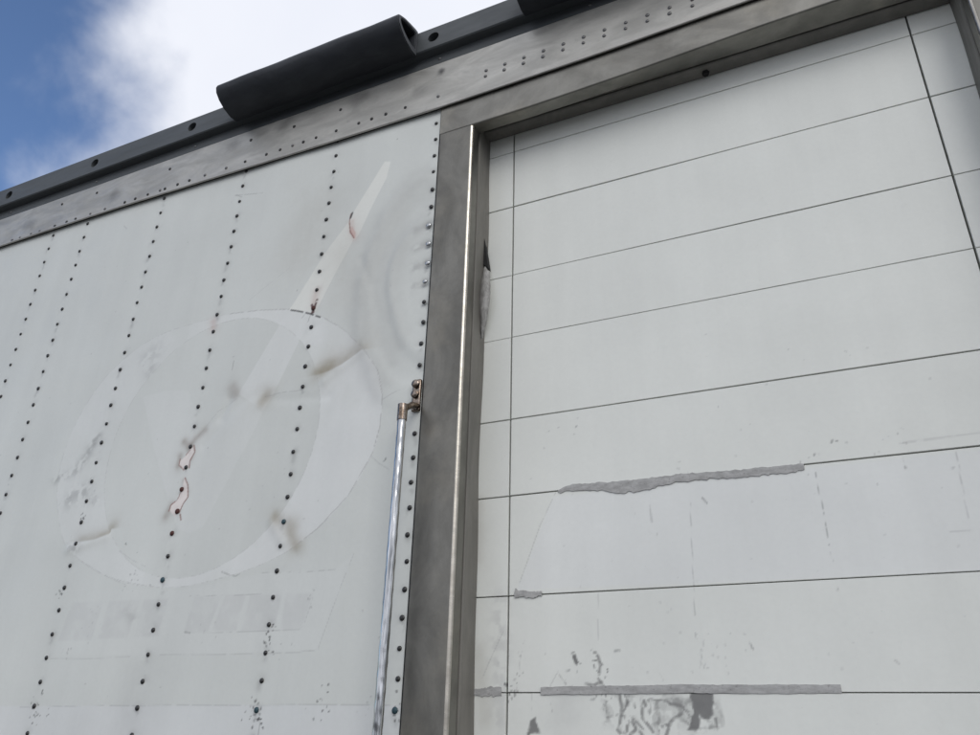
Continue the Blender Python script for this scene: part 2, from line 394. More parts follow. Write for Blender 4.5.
M = {'ring_outer':[(-1.844,1.232),(-1.719,1.234),(-1.587,1.218),(-1.471,1.196),(-1.343,1.143),(-1.258,1.083),(-1.177,1.003),(-1.121,0.925),(-1.097,0.846),(-1.095,0.756),(-1.112,0.677),(-1.173,0.569),(-1.259,0.49),(-1.343,0.439),(-1.452,0.401),(-1.584,0.375),(-1.744,0.362),(-1.921,0.388),(-2.038,0.42),(-2.129,0.46),(-2.228,0.523),(-2.301,0.635),(-2.338,0.733),(-2.345,0.852),(-2.314,0.978),(-2.242,1.094),(-2.127,1.18),(-2.0,1.221)],'slash_top':[(-1.17,1.681),(-1.147,1.673),(-1.157,1.61),(-1.193,1.532),(-1.239,1.416),(-1.252,1.398),(-1.272,1.434),(-1.283,1.479),(-1.275,1.504)],'slash_mid':[(-1.283,1.479),(-1.276,1.435),(-1.255,1.407),(-1.321,1.271),(-1.37,1.161),(-1.474,1.196),(-1.461,1.21),(-1.362,1.381)],'slash_in':[(-1.474,1.198),(-1.37,1.161),(-1.418,1.067),(-1.482,0.909),(-1.511,0.861),(-1.568,0.898),(-1.618,0.931),(-1.507,1.134)],'slash_low':[(-1.622,0.924),(-1.568,0.898),(-1.511,0.861),(-1.531,0.803),(-1.584,0.695),(-1.641,0.574),(-1.663,0.527),(-1.709,0.513),(-1.758,0.526),(-1.843,0.654),(-1.946,0.827),(-2.033,0.989),(-1.937,0.995),(-1.836,0.981),(-1.787,0.905),(-1.753,0.814),(-1.671,0.871)],'banner':[(-1.137,0.416),(-1.189,0.377),(-1.399,0.385),(-1.705,0.354),(-2.063,0.372),(-2.173,0.193),(-1.507,0.184),(-1.214,0.19)],'letters':[[(-1.645,0.333),(-1.55,0.331),(-1.577,0.24),(-1.661,0.242)],[(-1.536,0.333),(-1.468,0.329),(-1.482,0.239),(-1.564,0.242)],[(-1.454,0.329),(-1.349,0.326),(-1.359,0.238),(-1.462,0.239)],[(-1.336,0.326),(-1.249,0.324),(-1.272,0.236),(-1.34,0.235)],[(-2.126,0.338),(-1.993,0.337),(-2.005,0.23),(-2.145,0.231)],[(-1.969,0.336),(-1.85,0.334),(-1.865,0.232),(-1.982,0.233)],[(-1.834,0.333),(-1.743,0.332),(-1.753,0.234),(-1.842,0.234)]],'lower_band':[(-4.805,0.034),(-1.87,0.06),(-1.561,0.063),(-1.001,0.066),(-0.944,0.068),(-0.947,-0.118),(-4.125,-0.569)],'smears_shading':[([(-1.327,0.948),(-1.293,0.952),(-1.246,0.966),(-1.181,0.998)],0.03,'tan'),([(-1.314,0.952),(-1.288,0.967)],0.03,'tan'),([(-1.626,0.933),(-1.647,0.957)],0.02,'brown'),([(-1.522,0.89),(-1.51,0.908)],0.024,'tan'),([(-2.151,0.524),(-2.095,0.526),(-2.036,0.539),(-2.032,0.554)],0.022,'tan'),([(-2.169,0.5),(-2.198,0.509)],0.015,'grey'),([(-1.409,0.533),(-1.401,0.524)],0.018,'tan'),([(-1.354,0.503),(-1.341,0.47),(-1.324,0.445)],0.02,'tan'),([(-2.346,0.74),(-2.268,0.759),(-2.239,0.797),(-2.207,0.852)],0.016,'grey'),([(-2.23,0.823),(-2.211,0.863),(-2.197,0.875)],0.014,'grey'),([(-2.256,0.664),(-2.225,0.681),(-2.199,0.684)],0.024,'grey'),([(-2.132,0.645),(-2.155,0.66)],0.018,'grey2'),([(-2.058,1.137),(-2.026,1.153)],0.03,'grey2'),([(-2.025,1.101),(-2.028,1.079)],0.018,'grey2'),([(-1.787,1.218),(-1.782,1.195)],0.018,'pink'),([(-1.273,1.472),(-1.268,1.433),(-1.253,1.406)],0.015,'pink'),([(-1.729,0.83),(-1.759,0.809),(-1.778,0.785)],0.012,'brown'),([(-1.806,0.802),(-1.766,0.771),(-1.767,0.745)],0.012,'brown'),([(-1.811,0.757),(-1.81,0.725)],0.012,'brown'),([(-1.805,0.586),(-1.817,0.572),(-1.803,0.607)],0.014,'brown'),([(-1.774,0.677),(-1.752,0.638)],0.008,'brown'),([(-1.377,1.238),(-1.38,1.202)],0.016,'pink'),([(-1.887,0.303),(-1.851,0.274)],0.016,'grey2'),([(-1.789,-0.01),(-1.804,0.074),(-1.798,0.123)],0.06,'grey3'),([(-1.467,1.417),(-1.417,1.562)],0.11,'tan3'),([(-1.267,1.219),(-1.303,1.355)],0.07,'tan3')],'peel':[[(-1.764,0.78),(-1.756,0.763),(-1.766,0.739),(-1.768,0.717),(-1.782,0.709),(-1.807,0.728),(-1.806,0.741),(-1.786,0.754),(-1.778,0.772)],[(-1.776,0.687),(-1.759,0.667),(-1.745,0.625),(-1.759,0.606),(-1.765,0.582),(-1.78,0.566),(-1.806,0.589),(-1.802,0.604),(-1.783,0.62),(-1.775,0.653)]],'peel_tip':[(-1.271,1.456),(-1.252,1.424),(-1.253,1.402),(-1.275,1.431)],'rust_lines':[([(-1.762,0.786),(-1.752,0.763),(-1.765,0.736),(-1.763,0.713)],0.0026,'rust'),([(-1.782,0.709),(-1.807,0.728),(-1.808,0.747)],0.0022,'rust'),([(-1.787,0.757),(-1.774,0.772)],0.002,'rust'),([(-1.771,0.683),(-1.754,0.66),(-1.744,0.622),(-1.758,0.603),(-1.767,0.577)],0.0026,'rust'),([(-1.786,0.617),(-1.806,0.604),(-1.809,0.586)],0.0024,'rust'),([(-1.775,0.65),(-1.783,0.62)],0.002,'rust'),([(-1.762,0.573),(-1.754,0.555)],0.003,'rust'),([(-1.28,1.506),(-1.282,1.475),(-1.274,1.434),(-1.257,1.407)],0.0026,'rust'),([(-1.275,1.508),(-1.28,1.49)],0.005,'dark'),([(-1.369,1.207),(-1.376,1.18),(-1.381,1.164)],0.006,'rustd'),([(-1.386,1.193),(-1.376,1.166)],0.006,'rustd'),([(-1.465,1.192),(-1.441,1.184),(-1.417,1.175)],0.0036,'dark'),([(-1.405,1.17),(-1.389,1.163),(-1.376,1.156)],0.0036,'dark'),([(-1.364,1.15),(-1.348,1.142)],0.0036,'dark'),([(-1.408,1.166),(-1.417,1.154)],0.002,'grey'),([(-1.387,1.155),(-1.392,1.135)],0.002,'grey'),([(-1.806,1.742),(-1.674,1.712)],0.0018,'grey'),([(-1.802,1.743),(-1.771,1.724)],0.002,'grey'),([(-1.103,1.194),(-1.115,1.214)],0.002,'grey'),([(-1.564,0.395),(-1.534,0.385),(-1.512,0.381),(-1.5,0.386)],0.0025,'grey'),([(-1.664,1.021),(-1.663,1.052)],0.002,'grey'),([(-2.164,0.182),(-1.996,0.181),(-1.842,0.182)],0.0018,'grey2'),([(-1.732,0.185),(-1.51,0.184),(-1.27,0.184),(-1.213,0.188)],0.0018,'grey2'),([(-1.87,0.06),(-1.561,0.063),(-1.25,0.065),(-1.001,0.066)],0.0018,'grey2'),([(-2.234,0.054),(-1.87,0.06)],0.0012,'grey2'),([(-1.513,0.905),(-1.458,0.909),(-1.378,0.906)],0.0022,'grey2'),([(-1.752,0.811),(-1.69,0.884),(-1.622,0.916)],0.0015,'grey2'),([(-1.189,0.377),(-1.301,0.379),(-1.425,0.384)],0.0014,'grey2'),([(-1.137,0.416),(-1.157,0.363),(-1.185,0.28),(-1.214,0.192)],0.0014,'grey2'),([(-1.113,0.668),(-1.086,0.645),(-1.053,0.625)],0.002,'grey2'),([(-1.094,0.829),(-1.067,0.842),(-1.043,0.85)],0.002,'grey2'),([(-2.372,1.774),(-2.342,1.747)],0.003,'grey2'),([(-1.643,1.269),(-1.497,1.356)],0.0015,'grey3'),([(-1.664,0.336),(-1.488,0.33),(-1.415,0.329)],0.0014,'grey2'),([(-1.639,0.239),(-1.468,0.237),(-1.278,0.236)],0.0014,'grey2'),([(-1.269,0.236),(-1.247,0.317)],0.0013,'grey2'),([(-2.302,0.652),(-2.284,0.667),(-2.25,0.673)],0.0018,'grey2'),([(-1.979,0.481),(-1.908,0.447),(-1.854,0.427)],0.0014,'grey2'),([(-2.128,0.46),(-2.019,0.413),(-1.918,0.379)],0.0014,'grey2'),([(-1.658,0.242),(-1.639,0.239)],0.003,'grey'),([(-1.361,-0.012),(-1.363,0.009),(-1.365,0.035)],0.002,'grey')],'ring_edges':[[(-1.719,1.234),(-1.587,1.218),(-1.471,1.196)],[(-1.343,1.143),(-1.258,1.083),(-1.177,1.003)],[(-1.177,1.003),(-1.121,0.925),(-1.097,0.846),(-1.095,0.756),(-1.112,0.677),(-1.173,0.569),(-1.259,0.49),(-1.343,0.439)]],'specks':[((-1.888,0.383),0.045,16,'grey'),((-2.162,0.052),0.035,26,'dark'),((-1.377,0.038),0.03,30,'dark'),((-1.192,0.057),0.04,12,'dark'),((-2.019,0.294),0.04,12,'grey2'),((-1.253,0.314),0.02,6,'grey'),((-1.324,0.18),0.035,6,'grey'),((-1.369,0.239),0.02,10,'dark'),((-1.378,0.203),0.02,10,'dark'),((-2.173,0.598),0.015,8,'dark'),((-2.092,0.2),0.02,8,'grey'),((-2.187,0.364),0.015,8,'dark'),((-0.977,0.052),0.02,8,'dark'),((-2.162,0.655),0.05,14,'grey2'),((-2.037,1.441),0.2,6,'grey3'),((-1.38,0.663),0.25,12,'grey2'),((-1.955,0.497),0.004,2,'dark'),((-1.071,0.651),0.004,2,'dark'),((-1.128,1.758),0.004,1,'dark'),((-1.577,0.227),0.05,8,'grey2'),((-1.067,0.06),0.02,5,'grey2')],'d_decal':[(-0.646,0.542),(-0.74,0.324),(0.401,0.307),(0.465,0.55)],'d_lines':[([(-0.638,0.554),(-0.68,0.475),(-0.712,0.393),(-0.742,0.319)],0.0014,'grey2'),([(-0.407,0.499),(-0.406,0.459)],0.003,'grey2'),([(-0.315,0.502),(-0.321,0.389),(-0.327,0.251)],0.0014,'grey2'),([(-0.33,0.215),(-0.318,0.145)],0.0018,'grey2'),([(-0.54,0.305),(-0.544,0.206)],0.0014,'grey3'),([(-0.045,0.535),(-0.042,0.464),(-0.041,0.38)],0.0016,'grey'),([(-0.043,0.38),(-0.039,0.345)],0.0016,'grey2'),([(0.224,0.548),(0.218,0.449),(0.218,0.37)],0.0016,'grey2'),([(0.129,0.547),(0.128,0.526)],0.0035,'grey'),([(-0.222,0.194),(-0.216,0.18)],0.0026,'grey'),([(-0.288,0.504),(-0.278,0.491)],0.0026,'grey'),([(-0.506,0.182),(-0.497,0.183)],0.004,'grey'),([(-0.601,0.176),(-0.596,0.161)],0.006,'dark2'),([(-0.634,0.132),(-0.621,0.116)],0.0022,'grey'),([(-0.41,0.136),(-0.405,0.121)],0.0024,'grey'),([(-0.654,0.059),(-0.663,0.104),(-0.634,0.149)],0.0014,'grey2'),([(-0.738,0.104),(-0.731,0.167),(-0.721,0.21)],0.0014,'grey3'),([(-0.831,0.117),(-0.807,0.168),(-0.775,0.23)],0.0014,'grey2'),([(-0.701,0.104),(-0.704,0.047)],0.0012,'grey3'),([(-0.326,0.145),(-0.313,0.2)],0.0018,'grey3'),([(0.04,0.155),(0.046,0.148)],0.0026,'grey2'),([(0.127,0.58),(0.273,0.583)],0.003,'grey3'),([(-0.26,0.389),(-0.229,0.391)],0.002,'grey3'),([(0.18,0.389),(0.214,0.388)],0.002,'grey3')],'d_specks':[((-0.546,0.154),0.03,14,'dark2'),((-0.552,0.103),0.03,14,'grey'),((-0.598,0.169),0.015,4,'dark2'),((-0.738,0.161),0.03,7,'grey'),((-0.75,0.108),0.025,12,'dark2'),((-0.63,0.141),0.04,10,'grey'),((0.074,0.603),0.06,5,'grey'),((0.119,0.588),0.03,5,'grey2'),((0.016,0.609),0.02,3,'dark2'),((-0.05,0.572),0.03,6,'grey'),((-0.315,0.585),0.03,8,'grey2'),((-0.041,0.289),0.01,2,'grey'),((0.049,0.691),0.3,8,'grey2'),((-0.323,0.181),0.2,14,'grey2'),((-0.485,0.378),0.25,14,'grey3'),((-0.64,0.611),0.1,5,'grey2'),((0.047,0.343),0.3,12,'grey3'),((-0.084,0.787),0.2,6,'grey2'),((-0.708,1.356),0.2,5,'grey3'),((-0.283,0.17),0.05,10,'grey2'),((-0.076,1.21),0.3,7,'grey2'),((-0.59,0.71),0.01,2,'grey'),((-0.048,0.173),0.05,4,'grey3')],'d_torn':[(-0.537,0.097),(-0.298,0.097),(-0.298,0.02),(-0.299,-0.024),(-0.557,-0.032),(-0.532,0.045),(-0.54,0.074)],'d_torn_solid':[(-0.351,0.097),(-0.308,0.097),(-0.303,0.055),(-0.319,0.047),(-0.335,0.054),(-0.343,0.032),(-0.361,0.028),(-0.348,0.062)],'d_spots':[[(-0.704,0.042),(-0.694,0.047),(-0.683,0.017),(-0.711,0.012)]],'d_smudge':[([(-0.624,0.083),(-0.636,0.043)],0.03,'grey3'),([(-0.779,0.042),(-0.784,0.303)],0.02,'grey4'),([(-0.813,0.041),(-0.838,0.191)],0.02,'tan3'),([(-0.845,0.554),(-0.845,0.402)],0.015,'tan3')],'d_veins':[[(-0.532,0.095),(-0.531,0.067),(-0.529,0.049),(-0.511,0.054),(-0.495,0.062),(-0.49,0.073)],[(-0.533,0.094),(-0.531,0.081)],[(-0.5,0.093),(-0.497,0.069),(-0.504,0.03),(-0.491,0.017)],[(-0.489,0.094),(-0.482,0.081),(-0.493,0.062),(-0.498,0.053)],[(-0.478,0.093),(-0.486,0.077)],[(-0.498,0.054),(-0.477,0.042),(-0.46,0.023),(-0.456,0.017)],[(-0.48,0.052),(-0.464,0.04),(-0.452,0.027)],[(-0.452,0.089),(-0.454,0.05),(-0.438,0.031),(-0.431,0.018)],[(-0.439,0.082),(-0.437,0.054)],[(-0.437,0.087),(-0.422,0.083),(-0.409,0.084),(-0.393,0.078)],[(-0.426,0.082),(-0.401,0.082)],[(-0.393,0.076),(-0.372,0.074),(-0.354,0.063)],[(-0.421,0.043),(-0.42,0.018)],[(-0.406,0.018),(-0.395,0.043),(-0.384,0.051),(-0.373,0.057)],[(-0.361,0.055),(-0.352,0.044),(-0.359,0.032),(-0.347,0.029)],[(-0.304,0.05),(-0.303,0.03)],[(-0.476,0.048),(-0.469,0.027),(-0.482,0.017)],[(-0.508,0.026),(-0.5,0.017)],[(-0.47,0.081),(-0.467,0.062)],[(-0.448,0.082),(-0.444,0.07)],[(-0.413,0.035),(-0.396,0.038)],[(-0.368,0.07),(-0.355,0.055)],[(-0.485,0.042),(-0.489,0.023)],[(-0.545,0.176),(-0.541,0.151),(-0.544,0.136)],[(-0.599,0.172),(-0.595,0.156)],[(-0.575,0.116),(-0.556,0.113),(-0.54,0.12)],[(-0.547,0.126),(-0.54,0.116)],[(-0.554,0.18),(-0.547,0.18)]],'tape':[[[(-0.632,0.555),(-0.613,0.566),(-0.581,0.568),(-0.519,0.566),(-0.465,0.564),(-0.4,0.564),(-0.336,0.565),(-0.254,0.562),(-0.156,0.559),(-0.063,0.559)],[(-0.634,0.553),(-0.595,0.551),(-0.527,0.547),(-0.507,0.541),(-0.474,0.533),(-0.434,0.533),(-0.389,0.54),(-0.338,0.547),(-0.255,0.546),(-0.158,0.54),(-0.065,0.544)]],[[(-0.682,0.11),(-0.543,0.112),(-0.37,0.114),(-0.211,0.113),(-0.061,0.113)],[(-0.68,0.093),(-0.544,0.095),(-0.372,0.097),(-0.213,0.096),(-0.062,0.097)]],[[(-0.746,0.32),(-0.743,0.329),(-0.736,0.323),(-0.707,0.319),(-0.675,0.318)],[(-0.747,0.305),(-0.742,0.306),(-0.735,0.305),(-0.707,0.304),(-0.676,0.306)]],[[(-0.851,0.104),(-0.831,0.108),(-0.805,0.11),(-0.776,0.11)],[(-0.851,0.095),(-0.83,0.091),(-0.805,0.091),(-0.776,0.092)]]]}
# ------------------------------------------------------------------ the trailer
XL, XR = -6.0, 2.2          # ends of the body along x
FX0, FX1 = -0.968, 0.580    # outer edges of the door frame
OX0, OX1 = -0.851, 0.4625   # clear opening
OZ = 1.742                  # underside of the header, relative to the lens
YD = 0.110                  # door face behind the wall face
trailer = obj('box_trailer', None)
trailer.location = (0, 0, 0)
tag(trailer, 'white riveted box trailer with roll-up door and worn decal outlines', 'trailer')

s = MB()
s.box(XL, FX0 + .02, .034, 2.45, .9, ZC + 2.0).box(FX1 - .02, XR, .034, 2.45, .9, ZC + 2.0)
s.box(FX0 + .02, FX1 - .02, .034, 2.45, ZC + OZ + .012, ZC + 2.0).box(FX0 + .02, FX1 - .02, .20, 2.45, .9, ZC + OZ + .012)
obj('body_shell', s.mesh('body_shell', M_SHELL), trailer)

# side sheet, left of the door
fine = 0.003
xs = np.concatenate([np.linspace(XL, -3.4, 30)[:-1], np.arange(-3.4, FX0 - .0036, fine)])
zs = np.concatenate([np.linspace(-.6, -.06, 12)[:-1], np.arange(-.06, 1.875, fine)])
S = Sheet(xs, zs, (.640, .662, .636))
X, Z = S.X, S.Z
# relief: soft oil-canning between posts, the big dent beside the frame, dimples at rivets
posts = [-3.19, -2.793, -2.587, -2.175, -1.775, -1.376, -0.9855]
for a, b_ in zip(posts[:-1], posts[1:]):
    if b_ - a > .3:
        u = np.clip((X - a) / (b_ - a), 0, 1)
        S.h += -np.sin(u * math.pi) ** 2 * (fbm(X * .6, Z, .55, 11 + int(a * -10), 3) - .35) * .0075
u = (X + .965) / .25; v = (Z - 1.19) / .40
r = np.sqrt(u * u + v * v); an = fbm(X, Z, .22, 3, 3) - .5
r2 = r + an * .20
S.h += .0065 * np.exp(-((r2 - .0) / .42) ** 2) - .0022 * np.exp(-((r2 - .52) / .09) ** 2) + .0020 * np.exp(-((r2 - .70) / .10) ** 2) - .0026 * np.exp(-((r2 - .95) / .10) ** 2)
S.h += .0003 * np.cos(r2 * 2 * math.pi / .155) * sst(r2, .25, .45) * (1 - sst(r2, .85, 1.15)) * sst(X, -1.30, -1.12)
for k in range(13, 24):
    zc_ = .054 + .0662 * k; amp = .0042 if 17 <= k <= 20 else .0013
    S.h += amp * np.exp(-(((X + .990) / .020) ** 2 + ((Z - zc_) / .014) ** 2))
for px_ in posts[2:-1]:
    for k in range(-1, 28):
        w_ = S.win([(px_, .054 + .0662 * k)], .04)
        if w_: S.h[w_] += .0005 * np.exp(-(((X[w_] - px_) / .013) ** 2 + ((Z[w_] - .054 - .0662 * k) / .013) ** 2))
# creases that run out of the stained kinks
for pts, am in (([(-1.52, .90), (-1.40, .88), (-1.28, .87)], .0012), ([(-1.72, .78), (-1.60, .90), (-1.52, .93)], .0010), ([(-1.30, .92), (-1.17, 1.0)], -.0025), ([(-2.2, .50), (-2.05, .53)], -.002), ([(-1.42, .52), (-1.37, .46)], -.002), ([(-1.67, .86), (-1.65, .92)], .002), ([(-1.22, 1.32), (-1.18, 1.22)], .0015)):
    S.h += am * np.exp(-(seg_dist(X, Z, pts) / .016) ** 2)
# faded decals: cleaner paint where film used to be
ring = smooth_closed(M['ring_outer'])
rc, rr = (-1.713, .797), .410
fade = lambda x, z: .46 + .50 * sst(x - .25 * (z - .75), -2.0, -1.45)
w_ = S.win(ring, .02)
sd_ = np.maximum(poly_sd(S.X[w_], S.Z[w_], ring), rr - np.hypot(S.X[w_] - rc[0], S.Z[w_] - rc[1]))
mk = 1 - sst(sd_, -.0022, .0022)
wear = .55 + .65 * sst(fbm(S.X[w_], S.Z[w_], .12, 21), .3, .6)
S.blend(w_, np.clip(mk * fade(S.X[w_], S.Z[w_]) * wear, 0, 1), GHOST)
inner = np.hypot(S.X[w_] - rc[0], S.Z[w_] - rc[1]) < rr
S.c[w_] *= (1 - .045 * (inner * sst(S.X[w_], -1.9, -1.4)))[..., None]
warmg = (GHOST[0] * 1.08, GHOST[1] * 1.07, GHOST[2] * 1.03)
S.poly(M['slash_top'], warmg, 1); S.poly(M['slash_mid'], warmg, .9)
S.poly(M['slash_in'], GHOST, .70); S.poly(M['slash_low'], GHOST, .34, soft=.003)
S.poly(M['banner'], GHOST, .26, soft=.003, grad=lambda x, z: .4 + .6 * sst(x, -2.1, -1.5))
for q in M['letters']: S.poly(q, (.52, .525, .52), .26, soft=.004, grad=lambda x, z: .45 + .75 * sst(fbm(x, z, .03, 8), .3, .6))
S.poly(M['lower_band'], (.70, .715, .73), .45, soft=.003)
for q in M['ring_edges']: S.line(q, .0016, (.36, .36, .35), .6, broken=.38, seed=4)
S.line(smooth_closed(M['ring_outer']), .0014, (.42, .42, .41), .42, broken=.47, seed=9)
S.line([(rc[0] + rr * math.cos(a), rc[1] + rr * math.sin(a)) for a in np.linspace(0, 6.283, 120)], .0014, (.42, .42, .41), .42, broken=.46, seed=12)
for i, (q, wd, k) in enumerate(M['smears_shading']): S.smear(q, wd * .92, KC[k], KA[k] * .80, seed=30 + i, side=1 if i in (0, 4) else 0)  # stains; the broad tan and grey ones put panel shading into the paint
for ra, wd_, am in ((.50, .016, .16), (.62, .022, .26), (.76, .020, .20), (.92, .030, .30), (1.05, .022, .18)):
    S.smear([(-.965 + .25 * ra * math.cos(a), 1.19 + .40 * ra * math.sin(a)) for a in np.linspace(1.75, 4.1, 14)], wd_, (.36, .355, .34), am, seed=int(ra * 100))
for k in range(17, 21):
    S.smear([(-.995, .054 + .0662 * k), (-1.03, .050 + .0662 * k)], .012, (.30, .30, .30), .4, seed=k)
for q in M['peel']: S.poly(q, (.78, .72, .69), .95, wob=.006)
S.poly(M['peel_tip'], (.60, .42, .38), .8, wob=.004)
for i, (q, wd, k) in enumerate(M['rust_lines']): S.line(q, wd, KC[k], KA[k], broken=.40 if k[:4] == 'grey' else .25, seed=50 + i)
for i, (c_, r_, n_, k) in enumerate(M['specks']): S.specks(c_, r_, n_, KC[k], KA[k], 80 + i)
for i in range(60):
    c_ = (random.uniform(-3.2, -1.0), random.uniform(0, 1.8)); S.specks(c_, .006, 1, KC['grey2'], .5, 300 + i)
# grime that bleeds from some rivets, and a soft grey halo round each
for ix, px_ in enumerate(posts[1:]):
    for k in range(-1, 28):
        if random.random() < .45:
            zz = .054 + .0662 * k; l = random.uniform(.008, .032)
            S.smear([(px_ + random.uniform(-.004, .004), zz - .003), (px_ + random.uniform(-.006, .006), zz - l)], .007, KC['grey'], .26, seed=ix * 40 + k + 5)
        S.smear([(px_, .054 + .0662 * k)], .012, KC['grey'], .2, seed=k + 3)
side = sheet_object('side_panel', S, M_PAINT, 0.0, trailer, skirt=.03)
tag(side, 'white riveted sheet left of the door, with the outline of a removed ring and slash emblem')
xs = np.linspace(FX1 + .004, XR, 5); zs = np.linspace(-.6, 1.87, 5)
S = Sheet(xs, zs, (.640, .662, .636))
sheet_object('side_panel', S, M_PAINT, 0.0, trailer, skirt=.03)

# rivets: one dome mesh per finish, shared
def dome(name, r, h, mat, n=10):
    V = []; F = []
    prof = [(1.0, 0.0), (.97, .30), (.80, .68), (.45, .93)]
    for (a, b_) in prof:
        for j in range(n): t = 2 * math.pi * j / n; V.append((r * a * math.cos(t), -h * b_, r * a * math.sin(t)))
    V.append((0, -h, 0))
    for i in range(3):
        for j in range(n): F.append((i * n + j, i * n + (j + 1) % n, (i + 1) * n + (j + 1) % n, (i + 1) * n + j))
    for j in range(n): F.append((3 * n + j, 3 * n + (j + 1) % n, 4 * n))
    mb = MB(); mb.v = V; mb.f = F
    return mb.mesh(name, mat, smooth=True)
RV = {'dark': dome('rivet', .0066, .0038, M_RIVET), 'bare': dome('rivet', .0080, .0048, M_RIVETB), 'teal': dome('rivet', .0074, .0042, M_RIVETT),
      'rust': dome('rivet', .0078, .0045, M_RUSTR), 'rail': dome('rivet', .0062, .0035, M_RIVET2), 'raild': dome('rivet', .0062, .0035, M_RIVET)}
def rivet(kind, x, y, z, parent):
    o = obj('rivet', RV[kind], parent, (x, y, ZC + z))
    s_ = random.uniform(.92, 1.1); o.scale = (s_, 1, s_); return o
for px_ in posts[1:]:
    for k in range(-1, 28):
        zz = .054 + .0662 * k
        if zz > 1.845 or (px_ < -2.4 and zz < .35 and px_ > -2.6 and k < 3) or (px_ < -2.7 and zz < .9): continue
        if abs(px_ + .9855) < .001 and zz > 1.835: continue
        kind = 'dark'
        if px_ == -.9855 and 17 <= k <= 20: kind = 'bare'
        if (px_ == -.9855 and k == 0) or (px_ == -1.376 and k in (0, 7)) or (px_ == -1.775 and k == 5): kind = 'teal'
        if px_ == -1.775 and k in (7, 8, 9): kind = 'rust'
        if px_ == -1.376 and k == 17: kind = 'rust'
        rivet(kind, px_ + random.gauss(0, .0012), -.0004, zz + random.gauss(0, .001), side)

# aluminium top rail
def zlow(x):
    P = [(-6, 1.866), (-3.14, 1.863), (-2.77, 1.861), (-2.37, 1.857), (-2.0, 1.847), (-1.53, 1.833), (-1.2, 1.8265), (-.97, 1.8225), (-.66, 1.8245), (-.46, 1.8265), (-.29, 1.832), (-.02, 1.840), (.6, 1.848), (3, 1.85)]
    return float(np.interp(x, [p_[0] for p_ in P], [p_[1] for p_ in P]))
YR = -.015
def rail_fn(v):
    return (v[0], v[1], ZC + v[2] + (zlow(v[0]) if v[2] < .06 else 0))
r_ = MB().extrude([(.02, .030), (-.0108, .030), (-.0108, .0008), (-.012, 0.0), (-.0155, .0), (-.0172, .0022), (-.0172, .0075), (YR, .0105), (YR, .055), (YR, 1.93), (YR, 2.022), (.02, 2.022)], XL, XR, 'x', seg=82, fn=rail_fn)
rail = obj('top_rail', r_.mesh('top_rail', M_RAIL), trailer)
tag(rail, 'bare mottled aluminium rail with small rivets above the sheet and door')
k_ = 1.615 / 1.63
mb = MB().extrude([(-.0012, .006), (-.0012, .0285), (-.0102, .0285), (-.0102, .006)], XL, XR, 'x', seg=82, fn=rail_fn)  # black filler under the rail lip, standing in for the shade there
obj('shadow_filler', mb.mesh('shadow_filler', M_GAP), rail)
for x in [-3.068, -3.017, -2.948, -2.894, -2.802, -2.731, -2.678, -2.592, -2.509, -2.399, -2.342, -2.275, -2.21, -2.185, -2.12, -2.06, -1.983, -1.88, -1.79, -1.692, -1.63, -1.575, -1.528, -1.473, -1.388, -1.295, -1.243, -1.187, -1.111, -.987]:
    rivet('raild' if random.random() < .6 else 'rail', x * k_, YR, 1.890 * k_ + .0015, rail)
for x, z in ((-2.8, 2.003), (-2.591, 1.998), (-2.185, 1.988), (-1.783, 1.991), (-1.583, 1.983), (-1.382, 1.986)):
    rivet('raild', x * k_, YR, z * k_, rail)
for i in range(13):
    x = (-.815 + .0655 * i) * k_
    rivet('rail', x, YR, 1.934 * k_, rail); rivet('rail', x - .002, YR, 1.910 * k_, rail)
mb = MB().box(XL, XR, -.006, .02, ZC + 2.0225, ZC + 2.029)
obj('joint_strip', mb.mesh('joint_strip', M_GAP), trailer)

